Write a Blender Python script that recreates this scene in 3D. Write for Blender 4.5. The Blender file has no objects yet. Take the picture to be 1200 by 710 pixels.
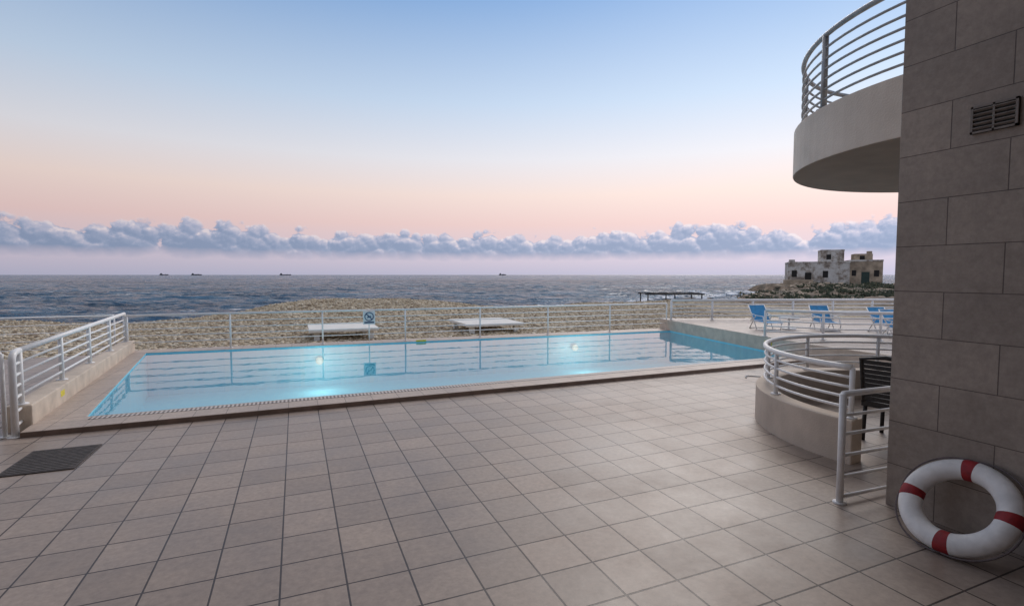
import bpy, math, random
import numpy as np
from mathutils import Vector, noise as mnoise
random.seed(7); np.random.seed(7)
R=math.radians
S=bpy.context.scene
CA,SA=math.cos(R(22.9)),math.sin(R(22.9))
def W(X,Y):            # coast frame (X along shore, Y out to sea) -> building grid frame
    return (CA*X+SA*Y, -SA*X+CA*Y)

# ---------------------------------------------------------------- mesh builder
class MB:
    def __init__(s): s.v=[];s.f=[];s.m=[];s.sm=[]
    def add(s,vs,fs,m=0,smooth=False):
        o=len(s.v); s.v+= [tuple(p) for p in vs]
        for f in fs: s.f.append(tuple(i+o for i in f)); s.m.append(m); s.sm.append(smooth)
    def prism(s,poly,z0,z1,m=0,mtop=None):
        n=len(poly)
        area=sum(poly[i][0]*poly[(i+1)%n][1]-poly[(i+1)%n][0]*poly[i][1] for i in range(n))
        if area<0: poly=poly[::-1]
        vs=[(x,y,z0) for x,y in poly]+[(x,y,z1) for x,y in poly]
        s.add(vs,[tuple(range(n))[::-1]]+[(i,(i+1)%n,n+(i+1)%n,n+i) for i in range(n)],m)
        s.f.append(tuple(range(len(s.v)-n,len(s.v)))); s.m.append(m if mtop is None else mtop); s.sm.append(False)
    def box(s,x0,x1,y0,y1,z0,z1,m=0):
        s.prism([(x0,y0),(x1,y0),(x1,y1),(x0,y1)],z0,z1,m)
    def obox(s,c,half,axes,m=0):
        c=Vector(c);ax=[Vector(a).normalized() for a in axes]
        vs=[]
        for sz in(-1,1):
            for sx,sy in((-1,-1),(1,-1),(1,1),(-1,1)):
                vs.append(c+ax[0]*half[0]*sx+ax[1]*half[1]*sy+ax[2]*half[2]*sz)
        s.add(vs,[(3,2,1,0),(4,5,6,7),(0,1,5,4),(1,2,6,5),(2,3,7,6),(3,0,4,7)],m)
    def tube(s,path,r,m=0,seg=10,closed=False):
        P=[Vector(p) for p in path];n=len(P);vs=[];fs=[]
        up=None
        for i in range(n):
            if closed: t=P[(i+1)%n]-P[i-1]
            else: t=P[min(i+1,n-1)]-P[max(i-1,0)]
            t.normalize()
            if up is None:
                up=Vector((0,0,1)) if abs(t.z)<.9 else Vector((1,0,0))
            a=t.cross(up).normalized(); b=a.cross(t).normalized(); up=b
            for k in range(seg):
                q=2*math.pi*k/seg
                vs.append(P[i]+a*math.cos(q)*r+b*math.sin(q)*r)
        rng=n if closed else n-1
        for i in range(rng):
            j=(i+1)%n
            for k in range(seg):
                l=(k+1)%seg
                fs.append((i*seg+k,j*seg+k,j*seg+l,i*seg+l))
        if not closed:
            fs.append(tuple(range(seg))); fs.append(tuple(range((n-1)*seg,n*seg))[::-1])
        s.add(vs,fs,m,True)
    def obj(s,name,mats,parent=None,bevel=0):
        me=bpy.data.meshes.new(name); me.from_pydata(s.v,[],s.f)
        for mt in mats: me.materials.append(mt)
        me.polygons.foreach_set('material_index',s.m); me.polygons.foreach_set('use_smooth',s.sm)
        me.update()
        o=bpy.data.objects.new(name,me); S.collection.objects.link(o)
        if parent: o.parent=parent
        if bevel:
            b=o.modifiers.new('bevel','BEVEL'); b.width=bevel; b.segments=2; b.limit_method='ANGLE'
        return o
def empty(name):
    e=bpy.data.objects.new(name,None); S.collection.objects.link(e); return e

# ---------------------------------------------------------------- materials
def newmat(name):
    m=bpy.data.materials.new(name); m.use_nodes=True
    nt=m.node_tree; return m,nt,nt.nodes['Principled BSDF']
def N(nt,t,**kw):
    n=nt.nodes.new(t)
    for k,v in kw.items(): setattr(n,k,v)
    return n
def c4(c): return (c[0],c[1],c[2],1)
def ramp(nt,fac,stops):
    r=N(nt,'ShaderNodeValToRGB'); e=r.color_ramp.elements
    while len(e)<len(stops): e.new(.5)
    for el,(p,c) in zip(e,stops): el.position=p; el.color=c4(c)
    nt.links.new(fac,r.inputs[0]); return r.outputs[0]
def mix(nt,fac,a,b,mode='MIX'):
    n=N(nt,'ShaderNodeMix',data_type='RGBA',blend_type=mode)
    for sock,val in ((n.inputs[0],fac),(n.inputs[6],a),(n.inputs[7],b)):
        if isinstance(val,bpy.types.NodeSocket): nt.links.new(val,sock)
        elif isinstance(val,(int,float)): sock.default_value=val
        else: sock.default_value=c4(val)
    return n.outputs[2]
def math_(nt,op,a,b=None,c=None,clamp=False):
    n=N(nt,'ShaderNodeMath',operation=op); n.use_clamp=clamp
    for i,v in enumerate((a,b,c)):
        if v is None: continue
        if isinstance(v,bpy.types.NodeSocket): nt.links.new(v,n.inputs[i])
        else: n.inputs[i].default_value=v
    return n.outputs[0]
def noise(nt,scale,detail=3,vec=None,rough=.55):
    n=N(nt,'ShaderNodeTexNoise'); n.inputs['Scale'].default_value=scale; n.inputs['Detail'].default_value=detail; n.inputs['Roughness'].default_value=rough
    if vec is None: vec=N(nt,'ShaderNodeNewGeometry').outputs['Position']
    nt.links.new(vec,n.inputs['Vector']); return n.outputs[0]
def bump(nt,b,h,strength,dist):
    n=N(nt,'ShaderNodeBump'); n.inputs['Strength'].default_value=strength; n.inputs['Distance'].default_value=dist
    nt.links.new(h,n.inputs['Height']); nt.links.new(n.outputs[0],b.inputs['Normal']); return n
def simple(name,col,rough=.6,var=.15,scale=4,bmp=0,metal=0,bscale=60):
    m,nt,b=newmat(name)
    d=[c*(1-var) for c in col]; l=[min(1,c*(1+var)) for c in col]
    nt.links.new(ramp(nt,noise(nt,scale,3),[(.3,d),(.7,l)]),b.inputs['Base Color'])
    b.inputs['Roughness'].default_value=rough; b.inputs['Metallic'].default_value=metal
    if bmp>.1: bump(nt,b,noise(nt,bscale,2),bmp,.01)
    return m
def tiles(name,c1,c2,mort,w,h,ms,axes='xy',offset=0,rough=.5,stain=.25,bm=.5,off=(0,0)):
    m,nt,b=newmat(name)
    pos=N(nt,'ShaderNodeNewGeometry').outputs['Position']
    sp=N(nt,'ShaderNodeSeparateXYZ'); nt.links.new(pos,sp.inputs[0])
    cb=N(nt,'ShaderNodeCombineXYZ')
    d={'x':0,'y':1,'z':2}
    nt.links.new(math_(nt,'ADD',sp.outputs[d[axes[0]]],off[0]),cb.inputs[0]); nt.links.new(math_(nt,'ADD',sp.outputs[d[axes[1]]],off[1]),cb.inputs[1])
    br=N(nt,'ShaderNodeTexBrick'); br.offset=offset; br.squash=1
    nt.links.new(cb.outputs[0],br.inputs['Vector'])
    for k,v in (('Color1',c4(c1)),('Color2',c4(c2)),('Mortar',c4(mort)),('Scale',1),('Mortar Size',ms),('Mortar Smooth',.25),('Bias',0),('Brick Width',w),('Row Height',h)):
        br.inputs[k].default_value=v
    nA=noise(nt,.8,6,pos,.68); nB=noise(nt,22,4,pos,.72)
    st=ramp(nt,nA,[(.32,(1-stain,(1-stain)*.98,(1-stain)*.96)),(.64,(1.0,)*3)])
    fine=ramp(nt,nB,[(.32,(.80,)*3),(.68,(1.06,)*3)])
    col=mix(nt,1,mix(nt,1,br.outputs[0],st,'MULTIPLY'),fine,'MULTIPLY')
    nt.links.new(col,b.inputs['Base Color'])
    rr=N(nt,'ShaderNodeMapRange'); rr.inputs[1].default_value=.3; rr.inputs[2].default_value=.7; rr.inputs[3].default_value=rough-.12; rr.inputs[4].default_value=rough+.15
    nt.links.new(nA,rr.inputs[0]); nt.links.new(rr.outputs[0],b.inputs['Roughness'])
    h_=math_(nt,'SUBTRACT',math_(nt,'MULTIPLY',nB,.3),br.outputs['Fac'])
    bump(nt,b,h_,bm,.006)
    return m
M={}
M['deck']=tiles('deck_tile',(.47,.375,.31),(.37,.295,.245),(.06,.042,.035),.36,.36,.0065,off=(.12,.2),rough=.42,stain=.30)
M['cop']=tiles('coping_tile',(.60,.485,.40),(.52,.425,.36),(.20,.15,.12),.36,.40,.004,rough=.5,off=(.12,.03))
M['riser']=simple('riser_stone',(.22,.155,.12),.7,.2,6,.3)
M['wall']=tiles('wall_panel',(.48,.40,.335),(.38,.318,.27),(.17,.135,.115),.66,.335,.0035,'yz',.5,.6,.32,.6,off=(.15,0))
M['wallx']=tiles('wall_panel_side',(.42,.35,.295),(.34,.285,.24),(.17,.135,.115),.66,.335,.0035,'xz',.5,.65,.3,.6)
M['plaster']=simple('plaster',(.60,.50,.405),.8,.12,3,.35)
M['balc']=simple('balcony_render',(.76,.67,.57),.8,.10,2.2,.4)
M['kerbp']=simple('kerb_plaster',(.62,.52,.42),.8,.14,5,.3)
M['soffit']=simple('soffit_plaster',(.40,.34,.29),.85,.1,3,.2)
M['white']=simple('white_paint',(.86,.85,.83),.38,.06,12)
M['steel']=simple('grey_metal',(.36,.37,.38),.4,.15,10,0,.3)
M['dark']=simple('dark_rattan',(.022,.019,.018),.6,.3,40,.4)
M['mat']=simple('rubber_mat',(.07,.06,.056),.75,.35,18,.6)
M['vent']=simple('vent_metal',(.22,.185,.16),.5,.2,20)
M['blue']=simple('blue_fabric',(.05,.28,.54),.7,.18,14,.2)
M['yellow']=simple('yellow_label',(.75,.62,.05),.6,.15,30)
M['signblue']=simple('sign_blue',(.03,.07,.16),.5,.1,30)
M['black']=simple('black_metal',(.02,.02,.022),.5,.2,10)
M['glass']=simple('dark_glass',(.02,.025,.03),.08,.1,2)
M['buoy']=simple('buoy_plastic',(.84,.82,.79),.45,.14,9,.25,bscale=25)
M['red']=simple('red_band',(.30,.014,.018),.6,.3,20,.2)
M['rope']=simple('rope',(.16,.13,.13),.9,.2,60,.5)
M['slab']=simple('pale_concrete',(.78,.75,.69),.8,.1,3,.3)
M['surf']=simple('surf_foam',(.78,.80,.82),.8,.1,3)

m,nt,b=newmat('pool_mosaic'); M['pool']=m
pos=N(nt,'ShaderNodeNewGeometry').outputs['Position']
br=N(nt,'ShaderNodeTexBrick'); br.offset=0; nt.links.new(pos,br.inputs['Vector'])
for k,v in (('Color1',(.30,.76,.88,1)),('Color2',(.24,.70,.85,1)),('Mortar',(.36,.74,.84,1)),('Scale',1),('Mortar Size',.003),('Brick Width',.1),('Row Height',.1)): br.inputs[k].default_value=v
nt.links.new(br.outputs[0],b.inputs['Base Color']); b.inputs['Roughness'].default_value=.4
# water (pool)
m,nt,b=newmat('pool_water'); M['water']=m
nt.nodes.remove(b); out=nt.nodes['Material Output']
tr=N(nt,'ShaderNodeBsdfTransparent'); tr.inputs[0].default_value=(.74,.955,1,1)
gl=N(nt,'ShaderNodeBsdfGlossy'); gl.inputs['Roughness'].default_value=.012; gl.inputs[0].default_value=(1,1,1,1)
fr=N(nt,'ShaderNodeFresnel'); fr.inputs[0].default_value=1.33
bp=N(nt,'ShaderNodeBump'); bp.inputs['Strength'].default_value=.09; bp.inputs['Distance'].default_value=.02
nt.links.new(noise(nt,2.4,3),bp.inputs['Height'])
nt.links.new(bp.outputs[0],gl.inputs['Normal']); nt.links.new(bp.outputs[0],fr.inputs['Normal'])
mx=N(nt,'ShaderNodeMixShader'); nt.links.new(fr.outputs[0],mx.inputs[0]); nt.links.new(tr.outputs[0],mx.inputs[1]); nt.links.new(gl.outputs[0],mx.inputs[2])
nt.links.new(mx.outputs[0],out.inputs[0])
m,nt,b=newmat('lamp_lens'); M['lens']=m
b.inputs['Base Color'].default_value=(.5,.5,.48,1)
b.inputs['Emission Color'].default_value=(1,.95,.8,1); b.inputs['Emission Strength'].default_value=.5
# sea
m,nt,b=newmat('sea_water'); M['sea']=m
pos=N(nt,'ShaderNodeNewGeometry').outputs['Position']
mp=N(nt,'ShaderNodeMapping'); mp.inputs['Rotation'].default_value=(0,0,R(22.9)); nt.links.new(pos,mp.inputs[0])
mp2=N(nt,'ShaderNodeMapping'); mp2.inputs['Scale'].default_value=(.38,1,0); nt.links.new(mp.outputs[0],mp2.inputs[0])
w1=noise(nt,.15,3,mp2.outputs[0],.6); w2=noise(nt,.9,4,mp2.outputs[0],.66); w3=noise(nt,.02,4,mp2.outputs[0],.65)
h=math_(nt,'ADD',math_(nt,'MULTIPLY',w1,6),math_(nt,'MULTIPLY',w2,2.4))
bump(nt,b,h,1.0,1.0)
base=ramp(nt,math_(nt,'ADD',math_(nt,'MULTIPLY',w3,.5),math_(nt,'MULTIPLY',w1,.5)),[(.40,(.012,.05,.10)),(.50,(.03,.10,.18)),(.62,(.10,.22,.33))])
sz_=N(nt,'ShaderNodeSeparateXYZ'); nt.links.new(pos,sz_.inputs[0])
crest=math_(nt,'MULTIPLY',math_(nt,'ADD',sz_.outputs[2],1.42),1.1)
foam=ramp(nt,math_(nt,'ADD',math_(nt,'MULTIPLY',w2,.9),crest),[(.57,(0,0,0)),(.68,(1,1,1))])
nt.links.new(mix(nt,foam,base,(.66,.70,.74)),b.inputs['Base Color'])
b.inputs['Roughness'].default_value=.18; b.inputs['IOR'].default_value=1.33; b.inputs['Specular IOR Level'].default_value=.42
# terrain
m,nt,b=newmat('coast_ground'); M['land']=m
pos=N(nt,'ShaderNodeNewGeometry').outputs['Position']
at=N(nt,'ShaderNodeAttribute'); at.attribute_name='rock'
vo=N(nt,'ShaderNodeTexVoronoi'); vo.inputs['Scale'].default_value=8; nt.links.new(pos,vo.inputs['Vector'])
sepc=N(nt,'ShaderNodeSeparateColor'); nt.links.new(vo.outputs['Color'],sepc.inputs[0])
peb=ramp(nt,sepc.outputs[0],[(0,(.32,.245,.155)),(.5,(.52,.42,.28)),(1,(.70,.61,.45))])
gap=ramp(nt,vo.outputs['Distance'],[(.4,(1,1,1)),(.8,(.4,.36,.3))])
peb=mix(nt,1,peb,gap,'MULTIPLY')
peb=mix(nt,1,peb,ramp(nt,noise(nt,.35,5,pos,.65),[(.36,(.70,)*3),(.62,(1.06,)*3)]),'MULTIPLY')
rk=ramp(nt,noise(nt,.5,6,pos,.7),[(.36,(.022,.028,.014)),(.47,(.10,.07,.045)),(.58,(.24,.17,.115)),(.7,(.38,.31,.24))])
nt.links.new(mix(nt,at.outputs['Fac'],peb,rk),b.inputs['Base Color']); b.inputs['Roughness'].default_value=.9
bump(nt,b,math_(nt,'MULTIPLY',vo.outputs['Distance'],-1),.6,.04)
m,nt,b=newmat('pebble_stone'); M['peb']=m
g=N(nt,'ShaderNodeNewGeometry')
nt.links.new(ramp(nt,g.outputs['Random Per Island'],[(0,(.22,.155,.10)),(.5,(.52,.41,.27)),(1,(.78,.69,.54))]),b.inputs['Base Color']); b.inputs['Roughness'].default_value=.85
m,nt,b=newmat('scrub_leaf'); M['leaf']=m
g=N(nt,'ShaderNodeNewGeometry')
nt.links.new(ramp(nt,g.outputs['Random Per Island'],[(0,(.014,.022,.010)),(.6,(.04,.055,.025)),(1,(.10,.095,.05))]),b.inputs['Base Color']); b.inputs['Roughness'].default_value=.9
m,nt,b=newmat('weathered_limewash'); M['ruin']=m
n1=noise(nt,.55,7,None,.75)
c=ramp(nt,n1,[(.36,(.15,.12,.095)),(.45,(.34,.29,.24)),(.52,(.55,.52,.47)),(.68,(.66,.64,.60))])
nt.links.new(c,b.inputs['Base Color']); b.inputs['Roughness'].default_value=.9
M['ruin2']=simple('bare_stone',(.38,.30,.215),.9,.4,.9,.5,bscale=3)
M['green']=simple('green_door',(.022,.045,.035),.7,.2,2)
M['hole']=simple('dark_opening',(.02,.018,.016),.9,.2,2)
M['ship']=simple('ship_paint',(.07,.075,.09),.7,.2,.1)

# ---------------------------------------------------------------- deck
mb=MB()
mb.box(-30,23.5,-8,7.23,-.5,0)
mb.prism([(-30,7.231),(-2.9,7.231),(-3.5,14.2),(-30,14.2)],-.9,0)
mb.obj('paved_terrace',[M['deck']])
pool=empty('swimming_pool')
CZ=.065
mb=MB()
mb.prism([(-2.84,7.23),(9.7,7.23),(9.78,7.75),(-2.88,7.75)],-.5,CZ,1,0)
mb.prism([(-2.88,7.75),(-2.40,7.75),(-3.1,13.6),(-3.45,13.6)],-.5,CZ,0,0)
mb.prism([(-3.45,13.6),(-3.1,13.6),(10.75,12.75),(10.9,13.42),(-3.45,14.2)],-.9,CZ,0,0)
mb.obj('coping',[M['cop'],M['riser']],pool,.010)
m,nt,b=newmat('overflow_grate')
pos=N(nt,'ShaderNodeNewGeometry').outputs['Position']
br=N(nt,'ShaderNodeTexBrick'); br.offset=0; nt.links.new(pos,br.inputs['Vector'])
for k,v in (('Color1',(.16,.13,.12,1)),('Color2',(.20,.17,.15,1)),('Mortar',(.62,.55,.5,1)),('Scale',1),('Mortar Size',.013),('Brick Width',.05),('Row Height',.3)): br.inputs[k].default_value=v
nt.links.new(br.outputs[0],b.inputs['Base Color'])
mb=MB(); mb.box(-2.35,9.7,7.57,7.69,CZ-.01,CZ+.004); mb.obj('overflow_grate',[m],pool)
P=[(-2.397,7.753),(9.787,7.753),(10.747,12.747),(-3.097,13.597)]
mb=MB(); zb=-.92
vs=[(x,y,zb) for x,y in P]+[(x,y,CZ-.006) for x,y in P]
mb.add(vs,[(0,1,2,3)]+[(i,i+4,(i+1)%4+4,(i+1)%4) for i in range(4)])
mb.obj('basin',[M['pool']],pool)
mb=MB(); mb.add([(x,y,.035) for x,y in P],[(0,1,2,3)]); mb.obj('water_surface',[M['water']],pool)
for lx,ly in ((.5,13.3),(7.4,12.85)):
    mb=MB(); sgn=-1
    mb.tube([(lx,ly,-.30),(lx,ly+sgn*.04,-.30)],.09,0,20); mb.obj('underwater_lamp_lens',[M['lens']],pool)
    L=bpy.data.lights.new('underwater_lamp','POINT'); L.energy=13; L.color=(1,.95,.84); L.shadow_soft_size=.012
    lo=bpy.data.objects.new('underwater_lamp_glow',L); lo.location=(lx,ly+sgn*.75,-.42); S.collection.objects.link(lo); lo.parent=pool

mb=MB(); mb.prism([(-2.84,7.55),(-3.42,14.1),(-3.68,14.1),(-3.08,7.55)],-.1,.3)
mb.obj('kerb_wall',[M['kerbp']],None,.015)
mb=MB(); mb.prism([(9.70,7.2),(10.78,12.9),(10.95,13.5),(19,10.4),(24,8.6),(24,0),(9.6,0)],-.6,.38,1,0)
mb.obj('raised_terrace',[M['deck'],M['kerbp']],None,.015)

# ---------------------------------------------------------------- railings
def resample(path,step):
    P=[Vector(p) for p in path]; L=[0]
    for i in range(1,len(P)): L.append(L[-1]+(P[i]-P[i-1]).length)
    n=max(1,round(L[-1]/step)); out=[]
    for k in range(n+1):
        d=L[-1]*k/n
        for i in range(1,len(P)):
            if d<=L[i]+1e-6:
                out.append(P[i-1].lerp(P[i],(d-L[i-1])/(L[i]-L[i-1]))); break
    return out
def railing(name,path,z0,zt,rails,step,rt=.024,rr=.011,rp=.02,mat='white',parent=None):
    mb=MB()
    mb.tube([(x,y,zt) for x,y in path],rt,0,12)
    for z in rails: mb.tube([(x,y,z) for x,y in path],rr,0,8)
    for p in resample(path,step):
        mb.tube([(p.x,p.y,z0),(p.x,p.y,zt)],rp,0,10)
        mb.tube([(p.x,p.y,z0),(p.x,p.y,z0+.012)],rp*2.3,0,14)
    return mb.obj(name,[M[mat]],parent)
railing('metal_railing',[(-3.50,13.88),(10.85,13.05)],CZ,.89,[.27,.42,.57,.72],1.95,.023,.011,.021)
railing('metal_railing',[(-26,14.0),(-3.75,13.95)],0,.89,[.2,.38,.55,.72],1.95,.02,.009,.018)
o=railing('metal_railing',[(-2.96,7.62),(-3.55,13.9)],.3,.93,[.42,.545,.67,.795],1.5,.034,.016,.03)
mb=MB()
mb.tube([(-2.90,7.30,0),(-2.90,7.30,.84),(-2.905,7.33,.90),(-2.92,7.41,.93),(-2.96,7.62,.93)],.034,0,12)
mb.tube([(-2.90,7.30,0),(-2.90,7.30,.012)],.075,0,14)
for z in (.12,.27): mb.tube([(-2.90,7.30,z),(-2.94,7.56,z)],.016,0,8)
for z in (.42,.545,.67,.795): mb.tube([(-2.90,7.30,z),(-2.96,7.62,z)],.016,0,8)
mb.obj('railing_end_frame',[M['white']],o)
railing('metal_railing',[(-3.0,7.33),(-9,7.33)],0,.93,[.12,.28,.44,.6,.76],1.9,.024,.012,.022)
railing('metal_railing',[(10.95,12.95),(18.9,10.15),(23.5,8.5)],.38,.99,[.5,.62,.74,.86],1.3,.04,.019,.034)
railing('metal_railing',[(10.0,8.6),(10.9,7.3),(14.4,5.7),(17,3.0)],.38,.98,[.5,.62,.74,.86],1.2,.034,.017,.028)

C=(6.65,3.4)
def arc(c,r,a0,a1,n): return [(c[0]+r*math.cos(R(a0+(a1-a0)*i/n)),c[1]+r*math.sin(R(a0+(a1-a0)*i/n))) for i in range(n+1)]
cw=empty('curved_parapet')
mb=MB(); n=64
oa=arc(C,1.85,188,-20,n); ia=arc(C,1.65,188,-20,n)
vs=[];
for i in range(n+1):
    vs+= [(*oa[i],-.05),(*oa[i],.42),(*ia[i],.42),(*ia[i],-.05)]
fs=[]
for i in range(n):
    a=i*4;b_=a+4
    fs+=[(a,a+1,b_+1,b_),(a+1,a+2,b_+2,b_+1),(a+2,a+3,b_+3,b_+2)]
fs+=[(3,2,1,0),(n*4,n*4+1,n*4+2,n*4+3)]
mb.add(vs,fs); mb.obj('wall',[M['plaster']],cw,.012)
railing('railing',arc(C,1.75,186,-18,48),.42,.91,[.52,.62,.72,.815],1.0,.029,.014,.024,parent=cw)
g=MB(); ga=[(3.93,2.64),(4.75,2.60)]
g.tube([(ga[0][0],ga[0][1],0),(ga[0][0],ga[0][1],.87)],.026,0,12)
g.tube([(ga[0][0],ga[0][1],.87),(ga[1][0],ga[1][1],.87)],.024,0,12)
g.tube([(ga[1][0],ga[1][1],0),(ga[1][0],ga[1][1],.87)],.022,0,12)
for z in (.05,.21,.38,.55,.70): g.tube([(ga[0][0],ga[0][1],z),(ga[1][0],ga[1][1],z)],.014,0,8)
g.tube([(ga[0][0],ga[0][1],0),(ga[0][0],ga[0][1],.01)],.05,0,12)
g.obj('metal_gate',[M['white']])

# ---------------------------------------------------------------- building
bd=empty('apartment_building')
mb=MB()
mb.box(4.25,9.4,-8,2.49,-.02,10,0)
o=mb.obj('tower_walls',[M['wall'],M['wallx']],bd,.004)
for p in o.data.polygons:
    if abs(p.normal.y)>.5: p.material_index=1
mb=MB(); mb.box(-16,4.245,-8,-2.4,-.02,10,0); o=mb.obj('rear_walls',[M['wallx']],bd)
mb=MB()
for x in (-13,-9.4,-5.8,-2.2): mb.box(x,x+2.2,-2.45,-2.36,.05,2.3)
for x in (-13,-9.4,-5.8,-2.2): mb.box(x,x+2.2,-2.45,-2.36,3.7,5.9)
mb.box(5.4,8.6,2.44,2.52,.05,2.35); mb.box(5.4,8.6,2.44,2.52,3.5,5.7)
mb.obj('glass_doors',[M['glass']],bd)
mb=MB(); mb.prism([(-16,-2.4),(-16,2.2),(.4,1.5),(4.24,.95),(4.24,-2.4)],2.98,3.25); mb.prism([(-16,-2.4),(-16,3.0),(.5,2.4),(4.24,1.6),(4.24,-2.4)],6.2,6.5); mb.obj('added_shade_slabs',[M['soffit']],bd)  # unseen overhangs above the camera, added and extended forward to darken the near deck
BC=(6.8,2.75)
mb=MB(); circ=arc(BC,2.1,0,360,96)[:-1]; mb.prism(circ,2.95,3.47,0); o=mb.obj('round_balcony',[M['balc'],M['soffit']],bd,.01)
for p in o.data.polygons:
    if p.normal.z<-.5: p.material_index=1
railing('balcony_railing',arc(BC,2.02,222,-20,60),3.47,4.22,[3.58,3.68,3.78,3.88,3.98,4.09],1.25,.026,.013,.03,'steel',bd)
mb=MB(); y0,y1,z0,z1=1.79,2.04,2.745,2.925
mb.box(4.235,4.249,y0,y1,z0,z1,1)
for a in ((y0,y1,z0,z0+.014),(y0,y1,z1-.014,z1),(y0,y0+.014,z0,z1),(y1-.014,y1,z0,z1),((y0+y1)/2-.006,(y0+y1)/2+.006,z0,z1)):
    mb.box(4.224,4.242,a[0],a[1],a[2]+.0005,a[3]-.0005,0)
for k in range(5):
    z=z0+.03+k*.03
    mb.obox((4.232,(y0+y1)/2,z),(.011,(y1-y0)/2-.012,.004),((1,0,-.7),(0,1,0),(.7,0,1)),0)
mb.obj('wall_vent',[M['vent'],M['hole']],bd)

# ---------------------------------------------------------------- lifebuoy
lb=MB()
lean=R(40); up=Vector((math.sin(lean),0,math.cos(lean))); sd=Vector((0,1,0)); nr=sd.cross(up)
c=Vector((4.005,1.90,.275)); Rm=.265; segM=96; segm=20; BO=R(-4)
vs=[]
for i in range(segM):
    q=2*math.pi*i/segM; rad=sd*math.cos(q)+up*math.sin(q)
    q8=(q-BO)%(math.pi/2)
    band=(q8<R(6) or q8>math.pi/2-R(6))
    rm=.070+(.0025 if band else 0)
    for k in range(segm):
        w=2*math.pi*k/segm
        vs.append(c+rad*(Rm+rm*math.cos(w))+nr*(rm*.86*math.sin(w)))
for i in range(segM):
    j=(i+1)%segM; q=(2*math.pi*(i+.5)/segM-BO)%(math.pi/2)
    band=(q<R(6) or q>math.pi/2-R(6))
    for k in range(segm):
        l=(k+1)%segm; lb.f.append((i*segm+k,i*segm+l,j*segm+l,j*segm+k)); lb.m.append(1 if band else 0); lb.sm.append(True)
lb.v=[tuple(v) for v in vs]
for qd in range(4):
    q0=BO+qd*math.pi/2; pts=[]
    for i in range(17):
        t=i/16; q=q0+t*math.pi/2; rad=sd*math.cos(q)+up*math.sin(q)
        pts.append(c+rad*(Rm+.074+.022*math.sin(math.pi*t)))
    pts=[Vector((min(p.x,4.238),p.y,max(p.z,.008))) for p in pts]
    lb.tube(pts,.006,2,8)
lb.obj('life_buoy',[M['buoy'],M['red'],M['rope']])

# ---------------------------------------------------------------- small deck objects
mb=MB(); mb.box(-2.50,-1.93,5.88,6.62,.001,.010)
for k in range(14): mb.box(-2.48,-1.95,5.90+k*.051,5.935+k*.051,.0101,.013)
mb.obj('drain_cover',[M['mat']])
def label(c,half,axes): mb=MB(); mb.obox(c,half,axes); mb.obj('depth_label',[M['yellow']])
label((-2.945,8.7,.2),(.004,.09,.04),((1,.088,0),(-.088,1,0),(0,0,1)))
label((-3.395,13.75,.2),(.004,.08,.04),((1,.088,0),(-.088,1,0),(0,0,1)))
label((9.93,8.45,.24),(.006,.12,.045),((1,-.19,0),(.19,1,0),(0,0,1)))
label((3.0,13.22,.075),(.13,.006,.022),((1,-.06,0),(.06,1,0),(0,0,1)))
mb=MB(); pts=[(7.2+.45*t,6.55+.12*math.sin(t*5),.012) for t in [i/20 for i in range(21)]]; mb.tube(pts,.009,0,8); mb.obj('hose',[M['steel']])
sg=empty('no_diving_sign'); sg.location=(1.72,13.50,.70)
mb=MB(); mb.box(-.15,.15,-.006,.006,-.17,.17); mb.obj('board',[M['white']],sg)
mb=MB(); mb.tube([(.105*math.cos(t*math.pi/16),-.010,.03+.105*math.sin(t*math.pi/16)) for t in range(32)],.011,0,6,True)
mb.obox((0,-.010,.03),(.1,.003,.011),((1,0,-1),(0,1,0),(1,0,1))); mb.obox((0,-.010,.02),(.05,.002,.013),((1,0,.3),(0,1,0),(-.3,0,1)));mb.obox((0,-.010,-.12),(.12,.002,.018),((1,0,0),(0,1,0),(0,0,1)))
mb.obj('symbol',[M['signblue']],sg)
mb=MB(); mb.tube([(0,.02,-.6),(0,.02,.15)],.015); mb.obj('pole',[M['white']],sg)

def lounger(loc,rot,sc=.64):
    e=empty('blue_lounge_chair'); e.location=loc; e.rotation_euler=(0,0,rot); e.scale=(sc*1.1,sc*1.2,sc)
    f=MB(); w=.3
    for s in (-1,1):
        f.tube([(-.55,s*w,.30),(.28,s*w,.33)],.018)
        f.tube([(.22,s*w,.33),(.62,s*w,.95)],.018)
        f.tube([(-.45,s*w,.31),(-.38,s*w,0),(.05,s*w,0)],.016)
        f.tube([(.05,s*w,0),(.30,s*w,.45)],.016)
        f.tube([(.5,s*w,.0),(.12,s*w,.56),(-.30,s*w,.55),(-.38,s*w,.3)],.016)
        f.tube([(.42,s*w,.62),(.12,s*w,.56)],.014)
    for x,z in ((-.55,.30),(.62,.95),(.5,0.014),(-.38,0.014)): f.tube([(x,-w,z),(x,w,z)],.016)
    f.obj('frame',[M['white']],e)
    f=MB()
    for k in range(12):
        t=k/11; x=-.52+.76*t; z=.30+.03*t-.02*math.sin(math.pi*t)
        f.obox((x,0,z+.012),(.034,w-.01,.004),((1,0,.03),(0,1,0),(0,0,1)))
    for k in range(11):
        t=k/10; x=.26+.34*t; z=.39+.53*t
        f.obox((x,0,z),(.033,w+.01,.004),((.545,0,.84),(0,1,0),(-.84,0,.545)))
    f.obj('fabric',[M['blue']],e)
lounger((11.3,9.7,.38),R(75)); lounger((12.6,9.0,.38),R(60)); lounger((13.3,7.9,.38),R(70)); lounger((12.7,7.2,.38),R(80))
mb=MB(); mb.tube([(11.9,9.5,.66),(11.9,9.5,.69)],.25,0,28); mb.tube([(11.9,9.5,.38),(11.9,9.5,.66)],.025); mb.tube([(11.9,9.5,.38),(11.9,9.5,.4)],.17,0,20); mb.obj('side_table',[M['white']])
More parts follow.
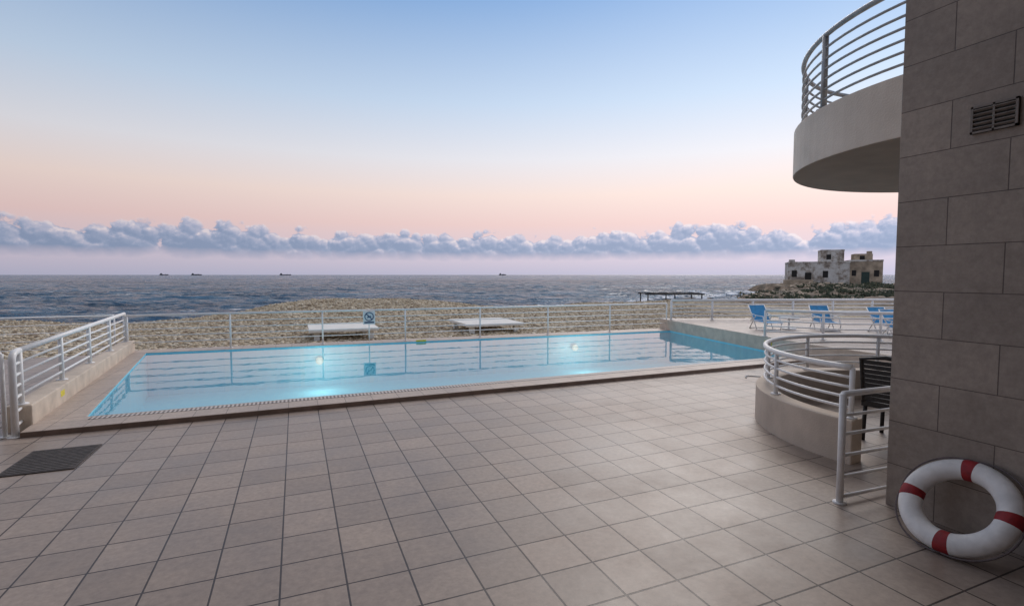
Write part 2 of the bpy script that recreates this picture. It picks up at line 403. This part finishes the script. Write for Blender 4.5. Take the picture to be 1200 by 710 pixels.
def rattan(loc,rot):
    f=MB(); 
    f.box(-.25,.25,-.25,.25,.38,.44)
    for x in(-.23,.23):
        for y in(-.23,.23): f.tube([(x,y,0),(x*.96,y*.96,.4)],.02)
    for s in(-1,1):
        f.tube([(s*.25,-.22,.42),(s*.27,-.22,.64),(s*.27,.2,.66)],.022)
        f.obox((s*.255,0,.54),(.008,.2,.09),((1,0,0),(0,1,0),(0,0,1)))
    f.tube([(-.23,.23,.42),(-.24,.31,.90),(0,.34,.94),(.24,.31,.90),(.23,.23,.42)],.022)
    for k in range(9):
        z=.47+.05*k; f.obox((0,.24+.07*(z-.42)/.48,z),(.23,.008,.022),((1,0,0),(0,1,0),(0,0,1)))
    o=f.obj('rattan_chair',[M['dark']]); o.location=loc; o.rotation_euler=(0,0,rot)
rattan((5.95,3.40,0),R(100)); rattan((7.3,2.95,0),R(-80))
mb=MB(); mb.box(6.3,7.0,2.95,3.7,.70,.73)
for x in(6.36,6.94):
    for y in(3.01,3.64): mb.box(x-.025,x+.025,y-.025,y+.025,0,.70)
mb.obj('rattan_table',[M['dark']])

# ---------------------------------------------------------------- coast terrain
poly=np.array([(-90,24),(-25,25.5),(-17,27.5),(-15,31),(-10,34.5),(-3,35.5),(1,37),(6,40),(12,42),(17,46),(25,56),(36,72),(45,84),(47,100),(60,108),(74,104),(90,98),(150,100),(150,-30),(-90,-30)],float)
def sdist(X,Y):
    n=len(poly); d=np.full(X.shape,1e9); ins=np.zeros(X.shape,bool)
    for i in range(n):
        ax,ay=poly[i]; bx,by=poly[(i+1)%n]
        ex,ey=bx-ax,by-ay
        t=np.clip(((X-ax)*ex+(Y-ay)*ey)/(ex*ex+ey*ey),0,1)
        d=np.minimum(d,np.hypot(X-ax-t*ex,Y-ay-t*ey))
        cond=((ay>Y)!=(by>Y))&(X<(bx-ax)*(Y-ay)/((by-ay) if by!=ay else 1e-9)+ax)
        ins^=cond
    return np.where(ins,d,-d)
def height(X,Y):
    X=np.asarray(X,float);Y=np.asarray(Y,float)
    sh=X.shape; xf=X.ravel(); yf=Y.ravel()
    n1=np.array([mnoise.fractal(Vector((x*.12,y*.12,1.3)),1,2,5) for x,y in zip(xf,yf)]).reshape(sh)
    n2=np.array([mnoise.noise(Vector((x*.8,y*.8,5.3))) for x,y in zip(xf,yf)]).reshape(sh)
    d=sdist(X,Y)+n1*2
    rock=np.clip((X-9)/6,0,1)*np.clip((Y-32)/8,0,1)
    rock=np.maximum(rock,np.clip((X-22)/4,0,1))
    top=-.42+.05*n2+.06*n1+.78*np.exp(-((X+9)/6.5)**4-((Y-30)/5.0)**2)+.25*np.exp(-((X-8)/9)**2-((Y-36)/3.5)**2)
    top=top+rock*(.10+.45*n1+.22*n2+.25*np.clip((Y-60)/25,0,1))
    sea=-3
    t=np.clip((d+1.5)/4.0,0,1); t=t*t*(3-2*t)
    z=sea+(top-sea)*t
    a=CA*X+SA*Y; b=-SA*X+CA*Y
    z=np.where((b<13.95-.05*(a+3.4))&(a<11.6),-1.8,z)
    return z,rock
xs=np.concatenate([np.arange(-90,-30,1.5),np.arange(-30,40,.5),np.arange(40,150,1.2)]); ys=np.concatenate([np.arange(2,50,.5),np.arange(50,112,1.0)])
GX,GY=np.meshgrid(xs,ys); Z,rock=height(GX,GY)
nx,ny=len(xs),len(ys)
A=CA*GX+SA*GY; B=-SA*GX+CA*GY
verts=np.stack([A,B,Z],-1).reshape(-1,3)
idx=np.arange(nx*ny).reshape(ny,nx)
faces=np.stack([idx[:-1,:-1],idx[:-1,1:],idx[1:,1:],idx[1:,:-1]],-1).reshape(-1,4)
me=bpy.data.meshes.new('coast_ground'); me.from_pydata(verts.tolist(),[],faces.tolist()); me.materials.append(M['land'])
me.polygons.foreach_set('use_smooth',[True]*len(me.polygons))
at=me.attributes.new('rock','FLOAT','POINT'); at.data.foreach_set('value',rock.ravel())
o=bpy.data.objects.new('coast_ground',me); S.collection.objects.link(o)

phi=(1+5**.5)/2
ico=np.array([(-1,phi,0),(1,phi,0),(-1,-phi,0),(1,-phi,0),(0,-1,phi),(0,1,phi),(0,-1,-phi),(0,1,-phi),(phi,0,-1),(phi,0,1),(-phi,0,-1),(-phi,0,1)])/math.sqrt(1+phi*phi)
icf=np.array([(0,11,5),(0,5,1),(0,1,7),(0,7,10),(0,10,11),(1,5,9),(5,11,4),(11,10,2),(10,7,6),(7,1,8),(3,9,4),(3,4,2),(3,2,6),(3,6,8),(3,8,9),(4,9,5),(2,4,11),(6,2,10),(8,6,7),(9,8,1)])
n=42000
Y_=12+26*np.random.rand(n)**1.1; X_=Y_*(-1.25+1.75*np.random.rand(n))
a_=CA*X_+SA*Y_; b_=-SA*X_+CA*Y_
keep=(b_>14.35-.05*(a_+3.4))&(sdist(X_,Y_)>0)&(X_<12); X_,Y_,a_,b_=[q[keep] for q in (X_,Y_,a_,b_)]
z_,_=height(X_,Y_); n=len(X_)
r=.028+.055*np.random.rand(n)**2.2
jit=1+.25*(np.random.rand(n,12,1)-.5)
ang=np.random.rand(n)*6.28; sx=1+.6*np.random.rand(n)
v=ico[None]*jit*r[:,None,None]; v[:,:,0]*=sx[:,None]; v[:,:,2]*=.6
vx=v[:,:,0]*np.cos(ang)[:,None]-v[:,:,1]*np.sin(ang)[:,None]; vy=v[:,:,0]*np.sin(ang)[:,None]+v[:,:,1]*np.cos(ang)[:,None]
V=np.stack([vx+a_[:,None],vy+b_[:,None],v[:,:,2]+z_[:,None]+.01],-1).reshape(-1,3)
F=(icf[None]+12*np.arange(n)[:,None,None]).reshape(-1,3)
me=bpy.data.meshes.new('beach_pebbles'); me.from_pydata(V.tolist(),[],F.tolist()); me.materials.append(M['peb'])
me.polygons.foreach_set('use_smooth',[True]*len(me.polygons))
o=bpy.data.objects.new('beach_pebbles',me); S.collection.objects.link(o)

mb=MB()
for k in range(420):
    t=random.random(); Yr=42+60*t; Xr=Yr*(.36+.18*t)+random.random()**2*Yr*.5+ (0 if random.random()<.5 else 4)
    zz=float(height([Xr],[Yr])[0][0])
    if zz<-1.9: continue
    rr=random.uniform(.2,.7)*(.6+.5*t); p=W(Xr,Yr)
    vs=[(p[0]+q[0]*rr*random.uniform(.7,1.5),p[1]+q[1]*rr*random.uniform(.7,1.4),zz+q[2]*rr*.55*random.uniform(.7,1.2)) for q in ico]
    mb.add(vs,[tuple(f) for f in icf.tolist()],0)
mb.obj('shore_rocks',[M['ruin2']])
# surf breaking along the rocky shore
mb=MB()
for i in range(6,13):
    ax,ay=poly[i]; bx,by=poly[i+1]; ln=math.hypot(bx-ax,by-ay); ox_,oy_=-(by-ay)/ln,(bx-ax)/ln
    for k in range(int(ln*12)):
        t=random.random(); band=random.choice((1.5,1.5,3.2,7.5,12)); off=band+random.gauss(0,.4)+.8*math.sin(t*ln*.7+i)
        X=ax+(bx-ax)*t+ox_*off; Y=ay+(by-ay)*t+oy_*off; p=W(X,Y); rr=random.uniform(.12,.6)
        vs=[(p[0]+q[0]*rr*random.uniform(.6,1.9),p[1]+q[1]*rr*random.uniform(.5,1.2),-1.42+q[2]*rr*.28*random.uniform(.5,1.3)) for q in ico]
        mb.add(vs,[tuple(f) for f in icf.tolist()],0,True)
mb.obj('surf',[M['surf']])
mb=MB()
for k in range(170):
    t=random.random(); Yr=44+46*t; Xr=Yr*(.45+.13*t)+random.random()*Yr*.4
    zz=float(height([Xr],[Yr])[0][0])
    if zz<-1.2: continue
    br_=random.uniform(.5,1.5); p=W(Xr,Yr)
    for j in range(70):
        d=Vector((random.gauss(0,1),random.gauss(0,1),abs(random.gauss(0,.7)))).normalized()*br_*random.uniform(.3,1)
        cc=Vector((p[0]+d.x,p[1]+d.y,zz+d.z*.5)); s=random.uniform(.08,.2)
        u=Vector((random.gauss(0,1),random.gauss(0,1),random.gauss(0,1))).normalized(); w_=u.orthogonal().normalized()
        mb.add([cc-u*s-w_*s*.5,cc+u*s-w_*s*.4,cc+u*s*.6+w_*s*.6,cc-u*s*.6+w_*s*.5],[(0,1,2,3)])
mb.obj('scrub_bushes',[M['leaf']])

def platform(X,Y,w,d):
    mb=MB(); a,b=W(X,Y)
    mb.obox((a,b,-.10),(w/2,d/2,.05),((1,0,0),(0,1,0),(0,0,1)))
    for sx in(-1,1):
        for sy in(-1,1): mb.obox((a+sx*(w/2-.25),b+sy*(d/2-.25),-.35),(.09,.09,.199),((1,0,0),(0,1,0),(0,0,1)))
    mb.obj('sunbathing_platform',[M['slab']],None,.01)
platform(-6.2,18.6,2.3,2.4); platform(-1.1,20.6,2.3,2.6)

mb=MB()
for t in (-2,0,2):
    for dy in (0,2.2):
        a,b=W(12.1+t,38+dy); mb.tube([(a,b,-.6),(a,b,.36)],.05)
for dy in (0,2.2):
    a0=W(9.9,38+dy);a1=W(14.3,38+dy); mb.tube([(*a0,.36),(*a1,.36)],.055); 
for t in (-2,-1,0,1,2):
    a0=W(12.1+t,38);a1=W(12.1+t,40.2); mb.tube([(*a0,.40),(*a1,.40)],.04)
a0=W(12.1,38);a1=W(14.1,38); mb.tube([(*a0,0),(*a1,0)],.04)
mb.obj('pergola_frame',[M['black']])

# ---------------------------------------------------------------- ruin house
hs=empty('stone_house'); ox,oy=W(57.3,92); hs.location=(ox,oy,0); hs.rotation_euler=(0,0,R(-22.9-32+8)); hs.scale=(.93,.93,1)
def hb(mb,x0,x1,y0,y1,z0,z1,m=0): mb.box(x0,x1,y0,y1,z0,z1,m)
mb=MB()
hb(mb,-7.4,3.0,0,8,-1.2,3.9); hb(mb,-1.6,2.4,2.5,6.5,3.88,6.1)
hb(mb,3.0,8.4,.8,7,-1.2,4.15,1); hb(mb,4.0,7.0,2.2,5.5,4.14,5.55,1)
hb(mb,-8.2,-3.2,-2.2,-.005,-1.6,.9,1)
for x0,x1,y0,y1,z in ((-7.4,3,0,8,3.9),(-1.6,2.4,2.5,6.5,6.1),(3.0,8.4,.8,7,4.15)):
    zt=z+.28
    hb(mb,x0-.05,x1+.05,y0-.06,y0+.2,z-.02,zt); hb(mb,x0-.06,x0+.2,y0+.21,y1-.21,z-.02,zt-.03); hb(mb,x1-.2,x1+.06,y0+.21,y1-.21,z-.02,zt-.04)
hb(mb,6.1,6.9,2.3,3.1,5.5,6.0,1); hb(mb,-7.2,-6.2,.4,1.6,3.9,4.6)
mb.obj('walls',[M['ruin'],M['ruin2']],hs,.05)
mb=MB()
for x,w,z0,z1,y in ((-6.3,.9,1.4,2.6,0),(-3.9,1.1,-.2,2.2,0),(-1.0,.9,1.3,2.5,0),(-.2,.8,4.6,5.5,2.5),(3.8,.7,1.6,2.6,.8),(7.4,.8,1.5,2.6,.8),(5.3,.8,4.5,5.2,2.2)):
    hb(mb,x-w/2,x+w/2,y-.04,y+.1,z0,z1)
mb.obj('windows',[M['hole']],hs)
mb=MB(); hb(mb,5.0,6.3,.75,.9,-.3,2.3); mb.obj('door',[M['green']],hs)

# ---------------------------------------------------------------- sea, ships
# one sheet, finer towards the shore, with real choppy waves near land
rowsY=[20.0]
while rowsY[-1]<420: rowsY.append(rowsY[-1]+max(.22,rowsY[-1]*.0062))
while rowsY[-1]<40000: rowsY.append(rowsY[-1]*1.25)
rowsY=np.array(rowsY); cols=np.concatenate([np.linspace(-6,-1.25,10,endpoint=False),np.linspace(-1.25,1.0,430),np.linspace(1.05,6,10)])
SY,SX=np.meshgrid(rowsY,cols,indexing='ij'); SX=SX*SY
def wv(x,y):
    if y>700 or abs(x)>1.3*y+5: return 0.0
    f=min(1,(700-y)/200)
    a_=1-abs(mnoise.noise(Vector((x*.085,y*.21,.3))))*2
    b_=1-abs(mnoise.noise(Vector((x*.26+7,y*.62,2.1))))*2
    c_=mnoise.noise(Vector((x*.9,y*2.0,4.7)))
    g_=.6+.8*mnoise.noise(Vector((x*.02,y*.03,9)))
    return f*(.34*(a_-.45)+.17*(b_-.45)*(1 if y<220 else .4)+(.05*c_ if y<90 else 0))*(.7+g_*.5)
SZ=np.array([wv(x,y) for x,y in zip(SX.ravel(),SY.ravel())]).reshape(SX.shape)-1.6
A=CA*SX+SA*SY; B=-SA*SX+CA*SY
idx=np.arange(SX.size).reshape(SX.shape)
faces=np.stack([idx[:-1,:-1],idx[:-1,1:],idx[1:,1:],idx[1:,:-1]],-1).reshape(-1,4)
me=bpy.data.meshes.new('sea'); me.from_pydata(np.stack([A,B,SZ],-1).reshape(-1,3).tolist(),[],faces.tolist()); me.materials.append(M['sea'])
me.polygons.foreach_set('use_smooth',[True]*len(me.polygons))
o=bpy.data.objects.new('sea',me); S.collection.objects.link(o)
for X,Ls,k in ((-2035,50,0),(-1845,56,1),(-1325,66,0),(-55,42,1)):
    e=empty('cargo_ship'); a,b=W(X,3000); e.location=(a,b,-1.6); e.rotation_euler=(0,0,R(-22.9+10*k)); e.scale=(1,1,.75)
    mb=MB(); h=Ls/2
    mb.prism([(-h,-5),(h*.8,-5),(h,0),(h*.8,5),(-h,5)],-1,5.5)
    mb.box(-h+3,-h+12,-4,4,5.5,14); mb.box(-h+6,-h+9,-2,2,14,17); mb.box(h*.7,h*.9,-4,4,5.5,8)
    mb.box(-h+17,h*.55,-4,4,5.5,7+2*k); mb.tube([(h*.3,0,5),(h*.3,0,14)],.6)
    mb.obj('hull_and_bridge',[M['ship']],e)

# ---------------------------------------------------------------- sky
w=bpy.data.worlds.new('World'); S.world=w; w.use_nodes=True; nt=w.node_tree
try:
    w.cycles.sampling_method='MANUAL'; w.cycles.sample_map_resolution=256
except Exception: pass
for n_ in list(nt.nodes): nt.nodes.remove(n_)
out=N(nt,'ShaderNodeOutputWorld')
tc=N(nt,'ShaderNodeTexCoord').outputs['Generated']
sp=N(nt,'ShaderNodeSeparateXYZ'); nt.links.new(tc,sp.inputs[0])
z=sp.outputs[2]
def dot(v):
    n=N(nt,'ShaderNodeVectorMath',operation='DOT_PRODUCT'); nt.links.new(tc,n.inputs[0]); n.inputs[1].default_value=v; return n.outputs['Value']
xr=dot((CA,-SA,0)); yf=dot((SA,CA,0))
az=math_(nt,'ARCTAN2',xr,yf)
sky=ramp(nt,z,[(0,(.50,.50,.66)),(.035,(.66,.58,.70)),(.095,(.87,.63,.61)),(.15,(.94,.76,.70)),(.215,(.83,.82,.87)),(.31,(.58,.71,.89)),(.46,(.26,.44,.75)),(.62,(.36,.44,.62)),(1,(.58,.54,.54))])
gain=N(nt,'ShaderNodeMapRange'); gain.inputs[1].default_value=-.8; gain.inputs[2].default_value=.7; gain.inputs[3].default_value=.76; gain.inputs[4].default_value=1.17
nt.links.new(xr,gain.inputs[0])
gc=N(nt,'ShaderNodeCombineColor'); [nt.links.new(gain.outputs[0],gc.inputs[i]) for i in range(3)]
sky=mix(nt,1,sky,gc.outputs[0],'MULTIPLY')
def cloudvec(dz,sx=1,sy=1):
    c_=N(nt,'ShaderNodeCombineXYZ'); nt.links.new(math_(nt,'MULTIPLY_ADD',az,sx,dz*.5),c_.inputs[0]); nt.links.new(math_(nt,'MULTIPLY_ADD',z,sy,dz),c_.inputs[1]); return c_.outputs[0]
def puff(vec):
    nz=N(nt,'ShaderNodeTexNoise'); nz.noise_dimensions='2D'; nz.inputs['Scale'].default_value=60; nz.inputs['Detail'].default_value=5; nz.inputs['Roughness'].default_value=.6
    nt.links.new(vec,nz.inputs['Vector'])
    dm=N(nt,'ShaderNodeVectorMath',operation='MULTIPLY_ADD'); nt.links.new(nz.outputs['Color'],dm.inputs[0]); dm.inputs[1].default_value=(.012,.012,0); nt.links.new(vec,dm.inputs[2])
    acc=None
    for sc,wt in ((17,.40),(42,.40)):
        vo=N(nt,'ShaderNodeTexVoronoi'); vo.voronoi_dimensions='2D'; vo.feature='F1'; vo.inputs['Scale'].default_value=sc
        nt.links.new(dm.outputs[0],vo.inputs['Vector'])
        d2=math_(nt,'MULTIPLY',vo.outputs['Distance'],vo.outputs['Distance'])
        q_=math_(nt,'MULTIPLY',math_(nt,'SUBTRACT',1,math_(nt,'MULTIPLY',d2,1.6)),wt)
        acc=q_ if acc is None else math_(nt,'ADD',acc,q_)
    return math_(nt,'ADD',acc,math_(nt,'MULTIPLY',math_(nt,'SUBTRACT',nz.outputs[0],.5),.5))
p0=puff(cloudvec(0,1,1.25)); p1=puff(cloudvec(.006,1,1.25))
azv=N(nt,'ShaderNodeCombineXYZ'); nt.links.new(az,azv.inputs[0])
lowf=noise(nt,4.5,4,azv.outputs[0],.62)
top=math_(nt,'ADD',math_(nt,'MULTIPLY_ADD',lowf,.075,.021),math_(nt,'MULTIPLY',p0,.040))
top=math_(nt,'ADD',top,math_(nt,'MULTIPLY',math_(nt,'MAXIMUM',xr,0),.010))
mtop=math_(nt,'DIVIDE',math_(nt,'SUBTRACT',top,z),.005,clamp=True)
mbot=math_(nt,'DIVIDE',math_(nt,'SUBTRACT',math_(nt,'ADD',z,math_(nt,'MULTIPLY',p0,.008)),.031),.018,clamp=True)
mask=math_(nt,'MULTIPLY',math_(nt,'MULTIPLY',mtop,mbot),.95)
rel=math_(nt,'MULTIPLY',math_(nt,'SUBTRACT',p0,p1),2.0)
hgt=math_(nt,'MULTIPLY',math_(nt,'SUBTRACT',z,math_(nt,'SUBTRACT',top,.032)),19)
lit=math_(nt,'ADD',math_(nt,'ADD',rel,hgt),math_(nt,'MULTIPLY_ADD',p0,.4,-.08),clamp=True)
ccol=ramp(nt,lit,[(0,(.25,.33,.51)),(.35,(.32,.39,.57)),(.7,(.52,.53,.68)),(1,(.82,.73,.78))])
ccol=mix(nt,1,ccol,gc.outputs[0],'MULTIPLY')
sky=mix(nt,mask,sky,ccol)
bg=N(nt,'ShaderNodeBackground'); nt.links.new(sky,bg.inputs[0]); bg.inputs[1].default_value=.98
SUNAZ=20; SUNEL=36
ns=N(nt,'ShaderNodeTexSky'); ns.sky_type='NISHITA'; ns.sun_disc=False; ns.sun_elevation=R(SUNEL); ns.sun_rotation=R(SUNAZ+22.9); 
bg2=N(nt,'ShaderNodeBackground'); nt.links.new(ns.outputs[0],bg2.inputs[0]); bg2.inputs[1].default_value=.004
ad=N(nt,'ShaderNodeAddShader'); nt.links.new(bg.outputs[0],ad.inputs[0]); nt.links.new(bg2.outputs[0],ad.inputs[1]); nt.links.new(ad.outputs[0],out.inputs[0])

L=bpy.data.lights.new('sun','SUN'); L.energy=1.25; L.angle=R(32); L.color=(1,.90,.80)
so=bpy.data.objects.new('sun',L); S.collection.objects.link(so)
th=R(SUNAZ+22.9); el=R(SUNEL); d=Vector((math.sin(th)*math.cos(el),math.cos(th)*math.cos(el),math.sin(el)))
so.rotation_euler=(-d).to_track_quat('-Z','Y').to_euler()

cam=bpy.data.cameras.new('camera'); cam.lens=18; cam.sensor_width=36; cam.clip_end=60000; cam.clip_start=.05
co=bpy.data.objects.new('camera',cam); S.collection.objects.link(co); co.location=(0,0,1.8); co.rotation_euler=(R(90-3.15),0,R(-22.9)); S.camera=co
S.view_settings.view_transform='Standard'; S.view_settings.look='None'; S.view_settings.exposure=0
